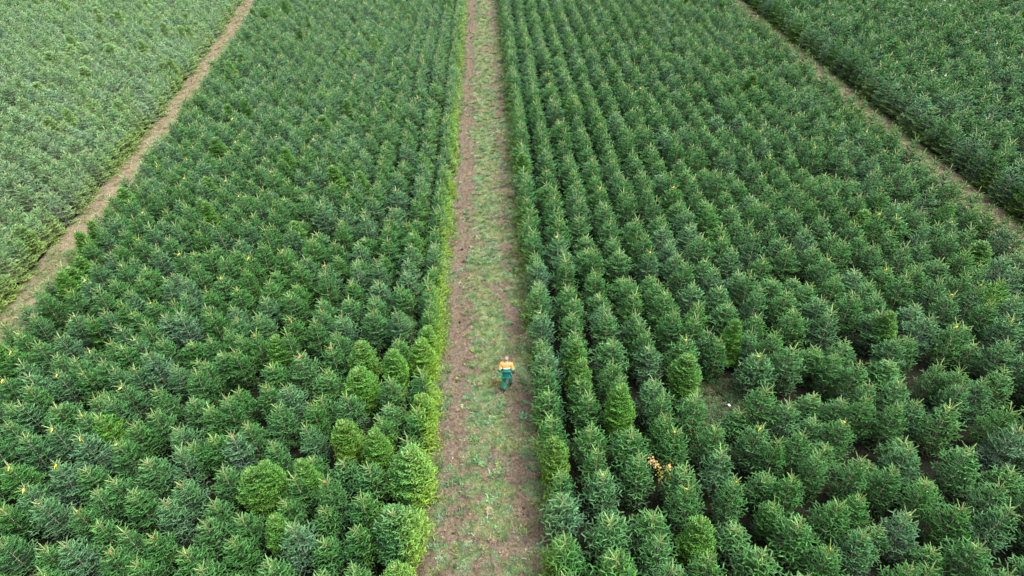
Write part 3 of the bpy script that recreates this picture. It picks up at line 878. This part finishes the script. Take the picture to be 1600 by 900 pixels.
def build_man():
    # walking away from the camera (+Y), right leg forward, head bowed slightly
    foot = unproject(790, 611)
    root = link('person', None)
    root.location = (foot.x + .07, foot.y + .12, .045); root.rotation_euler = (R(1), 0, R(-6)); root.scale = (1.03, 1.0, .95)
    tag(root, 'man walking away up the track in orange-shouldered green work jacket and green trousers', 'person')
    hip, knee, ank, toe = {}, {}, {}, {}
    hip[-1], knee[-1], ank[-1], toe[-1] = (-.10, .0, .92), (-.105, .0, .49), (-.10, -.20, .12), (-.115, -.06, .035)
    hip[1], knee[1], ank[1], toe[1] = (.10, .0, .92), (.125, .24, .52), (.135, .20, .10), (.155, .37, .035)
    sh = {-1: (-.205, .07, 1.43), 1: (.205, .07, 1.43)}
    el = {-1: (-.262, -.05, 1.16), 1: (.272, .0, 1.15)}
    wr = {-1: (-.225, .14, .99), 1: (.285, .07, .90)}
    V = [(0, 0, .96), (0, .02, 1.10), (0, .05, 1.28), (0, .07, 1.42), (0, .085, 1.50), (0, .10, 1.555), (0, .115, 1.63), (0, .12, 1.70), (0, .185, 1.60), (0, .175, 1.545)]
    Rr = [(.15, .11), (.145, .105), (.17, .12), (.15, .10), .06, .058, (.078, .092), (.066, .078), .028, .034]
    E = [(0, 1), (1, 2), (2, 3), (3, 4), (4, 5), (5, 6), (6, 7), (6, 8), (5, 9)]
    V += [(-.083, .10, 1.615), (.083, .10, 1.615)]; Rr += [.018, .018]; E += [(6, 10), (6, 11)]
    for s in (-1, 1):
        k = len(V)
        V += [sh[s], el[s], wr[s]]; Rr += [.058, .045, .032]; E += [(3, k), (k, k + 1), (k + 1, k + 2)]
        d = (Vector(wr[s]) - Vector(el[s])).normalized()
        V.append(tuple(Vector(wr[s]) + d * .075)); Rr.append((.042, .022)); E.append((k + 2, k + 3))
        k = len(V)
        V += [hip[s], knee[s], ank[s], toe[s]]; Rr += [.085, .058, .042, .035]; E += [(0, k), (k, k + 1), (k + 1, k + 2), (k + 2, k + 3)]
    parts = [skin(V, E, Rr, 0, 2)]
    for s in (-1, 1):                       # fingers, rooted inside the palm
        d = (Vector(wr[s]) - Vector(el[s])).normalized(); palm = Vector(wr[s]) + d * .075
        side = d.cross(Vector((s, 0, .1))).normalized()
        for i, L in enumerate((.070, .080, .074, .058)):
            b = palm + side * (.027 - .018 * i) + d * .012
            c = Vector((-s * .35, 0, 0))
            parts.append(chain([b, b + d * L * .5, b + (d + c * .5).normalized() * L * .8, b + (d + c).normalized() * L * 1.05], [.009, .0085, .008, .007], 0, 1))
        b = palm - d * .03 + side * .03
        parts.append(chain([b, b + (side + d * .6).normalized() * .035, b + (side * .5 + d).normalized() * .065], [.010, .0095, .008], 0, 1))
    body = join_meshes('person_body', parts)
    body.materials.append(plain('skin', (.40, .22, .16), .55, .4, .08))
    stoop(body); link('body', body, root)
    # jacket: orange shoulders, reflective band, green below
    JV = [(0, -.005, .86), (0, 0, .96), (0, .02, 1.10), (0, .05, 1.28), (0, .07, 1.40), (0, .082, 1.49)]
    JR = [(.175, .14), (.18, .14), (.17, .13), (.195, .14), (.17, .115), (.085, .08)]
    JE = [(i, i + 1) for i in range(5)]
    for s in (-1, 1):
        k = len(JV)
        e, w = Vector(el[s]), Vector(wr[s])
        JV += [sh[s], tuple((Vector(sh[s]) + e) / 2), tuple(e), tuple((e + w) / 2), tuple(w * .96 + e * .04)]
        JR += [.083, .076, .068, .06, .05]; JE += [(4, k), (k, k + 1), (k + 1, k + 2), (k + 2, k + 3), (k + 3, k + 4)]
    jk = skin(JV, JE, JR, 1, 2); jk.name = 'jacket'
    mo, mg, mw = plain('orange_cloth', (.72, .255, .07), .75, .2, .12, 9), plain('green_cloth', (.012, .155, .128), .8, .2, .25, 9), plain('reflective_band', (.72, .74, .70), .4)
    for m in (mo, mg, mw): jk.materials.append(m)
    for p in jk.polygons:
        c = p.center
        if abs(c.x) < .215 and c.z < 1.5:
            line = 1.265
        else: line = 1.20
        p.material_index = 0 if c.z > line + .02 else (2 if c.z > line - .015 and abs(c.x) < .2 else 1)
        p.use_smooth = True
    stoop(jk); link('jacket', jk, root)
    TV = [(0, 0, .97), (0, 0, .90)]; TR = [(.155, .125), (.155, .13)]; TE = [(0, 1)]
    for s in (-1, 1):
        k = len(TV); h, kn, a = Vector(hip[s]), Vector(knee[s]), Vector(ank[s])
        TV += [tuple(h * .8 + kn * .2), tuple(h * .45 + kn * .55), tuple(kn), tuple((kn + a) / 2), tuple(a * .93 + kn * .07)]
        TR += [.105, .092, .082, .076, .078]; TE += [(1, k)] + [(k + i, k + i + 1) for i in range(4)]
    tr = skin(TV, TE, TR, 0, 2); tr.name = 'trousers'
    tr.materials.append(plain('green_trouser_cloth', (.012, .215, .165), .8, .2, .25, 8))
    for p in tr.polygons: p.use_smooth = True
    link('trousers', tr, root)
    mb = plain('boot_leather', (.018, .018, .020), .6)
    for s in (-1, 1):
        a, t = Vector(ank[s]), Vector(toe[s]); heel = a + Vector((0, -.06, -.06))
        b = skin([a + Vector((0, 0, .06)), a, (a * .6 + t * .4) + Vector((0, 0, -.03)), t, heel], [(0, 1), (1, 2), (2, 3), (1, 4)], [.062, .058, .055, (.05, .036), .042], 0, 2)
        b.name = 'boot'; b.materials.append(mb)
        for p in b.polygons: p.use_smooth = True
        link('boot', b, root)
    # cropped grey hair round the sides and back of a balding head
    bm = bmesh.new()
    bmesh.ops.create_uvsphere(bm, u_segments=24, v_segments=16, radius=1)
    for v in bm.verts:
        v.co = Vector((v.co.x * .089, v.co.y * .103 + .112, v.co.z * .098 + 1.655))
    dead = [v for v in bm.verts if v.co.z < 1.60 or v.co.y > .16]
    bmesh.ops.delete(bm, geom=dead, context='VERTS')
    hm = bpy.data.meshes.new('hair'); bm.to_mesh(hm); bm.free()
    for p in hm.polygons: p.use_smooth = True
    hm.materials.append(plain('grey_hair', (.25, .175, .145), .8))
    stoop(hm); ho = link('hair', hm, root)
    sol = ho.modifiers.new('thick', 'SOLIDIFY'); sol.thickness = .008
build_man()

# ------------------------------------------------------------------ autumn sapling, weed clump, white scrap
def leaf_obj(name, parent, centres, size, mats, seed):
    g = np.random.default_rng(seed); V = []; F = []; mi = []
    for c in centres:
        c = np.array(c)
        d = unit(g.normal(0, 1, 3) + np.array([0, 0, .2])); s = unit(np.cross(d, g.normal(0, 1, 3))); n = np.cross(d, s)
        l = size * g.uniform(.7, 1.25); w = l * .42; k = len(V)
        V += [c, c + d * l * .45 + s * w + n * w * .25, c + d * l, c + d * l * .45 - s * w + n * w * .25]
        F.append((k, k + 1, k + 2, k + 3)); mi.append(int(g.integers(len(mats))) if c[2] > 0 else 0)
    return link(name, mesh_np(name, np.array(V), np.array(F), mats=mats, midx=mi), parent)
top = unproject(1036, 727, 1.9)
sp = link('sapling', None); sp.location = (top.x - .02, top.y - .05, -.04); sp.scale = (1.12,) * 3
tag(sp, 'thin sapling with orange and yellow autumn leaves poking up between the firs', 'sapling')
stems = [[(0, 0, 0), (.03, .02, .7), (.02, .03, 1.3), (-.16, .12, 1.72), (-.34, .16, 1.93)], [(.02, .03, 1.2), (.16, .0, 1.55), (.20, -.02, 1.82)], [(.02, .02, .9), (.22, -.08, 1.2), (.26, -.10, 1.42)]]
A = []; B = []
for st in stems:
    for p, q in zip(st[:-1], st[1:]): A.append(p); B.append(q)
sv, sf = tube_np(np.array(A), np.array(B), np.full(len(A), .009), np.full(len(A), .006), 5)
link('stem', mesh_np('stem', sv, sf, mats=(M_TWIG,), smooth=True), sp)
cs = []
for st in stems:
    st = [np.array(p) for p in st]
    for p, q in zip(st[1:-1], st[2:]):
        for _ in range(46): cs.append(p + (q - p) * rng.random() + rng.normal(0, .05, 3))
leaf_obj('leaves', sp, [c for c in cs if c[2] > 1.5], .068, (plain('orange_leaf', (.44, .24, .08)), plain('salmon_leaf', (.46, .27, .15)), plain('yellow_leaf', (.42, .37, .09))), 5)
leaf_obj('leaves', sp, [c for c in cs if c[2] <= 1.5], .055, (plain('lime_leaf', (.36, .40, .05)), plain('pale_lime_leaf', (.42, .40, .09))), 6)['label'] = 'yellow-green lower leaves'

w = unproject(772, 603)
wd = link('weed', None); wd.location = (w.x, w.y, .03)
tag(wd, 'bushy yellowish weed with rusty stems beside the man on the track', 'weed')
g = np.random.default_rng(3)
A = []; B = []; cs = []
for i in range(16):
    a = g.uniform(0, 6.28); l = g.uniform(.14, .30); e = np.array([math.cos(a) * l, math.sin(a) * l, g.uniform(.12, .30)])
    A.append((0, 0, 0)); B.append(tuple(e))
    for _ in range(14): cs.append(e * g.uniform(.4, 1.0) + g.normal(0, .02, 3))
sv, sf = tube_np(np.array(A), np.array(B), np.full(len(A), .005), np.full(len(A), .003), 4)
link('stem', mesh_np('stem', sv, sf, mats=(plain('rusty_stem', (.22, .10, .04)),)), wd)
leaf_obj('leaves', wd, cs, .05, (plain('weed_leaf', (.17, .20, .03)), plain('weed_leaf_yellow', (.30, .27, .05)), plain('weed_leaf_rust', (.26, .16, .05))), 8)

s_ = unproject(1140, 631, .1)
bm = bmesh.new(); bmesh.ops.create_icosphere(bm, subdivisions=2, radius=.055)
for v in bm.verts:
    v.co *= 1 + .5 * noise.noise(v.co * 22); v.co.z *= .55
sm = bpy.data.meshes.new('paper_scrap'); bm.to_mesh(sm); bm.free(); sm.materials.append(plain('white_paper', (.74, .74, .72)))
pp = link('paper_scrap', sm); pp.location = (s_.x, s_.y, .02)
tag(pp, 'small crumpled white scrap lying in the weedy gap between the firs', 'scrap')
print('trees', len(trees), 'own', len(own), 'grass', len(GP), 'needle quads', [len(m.polygons) for m in crown_me])
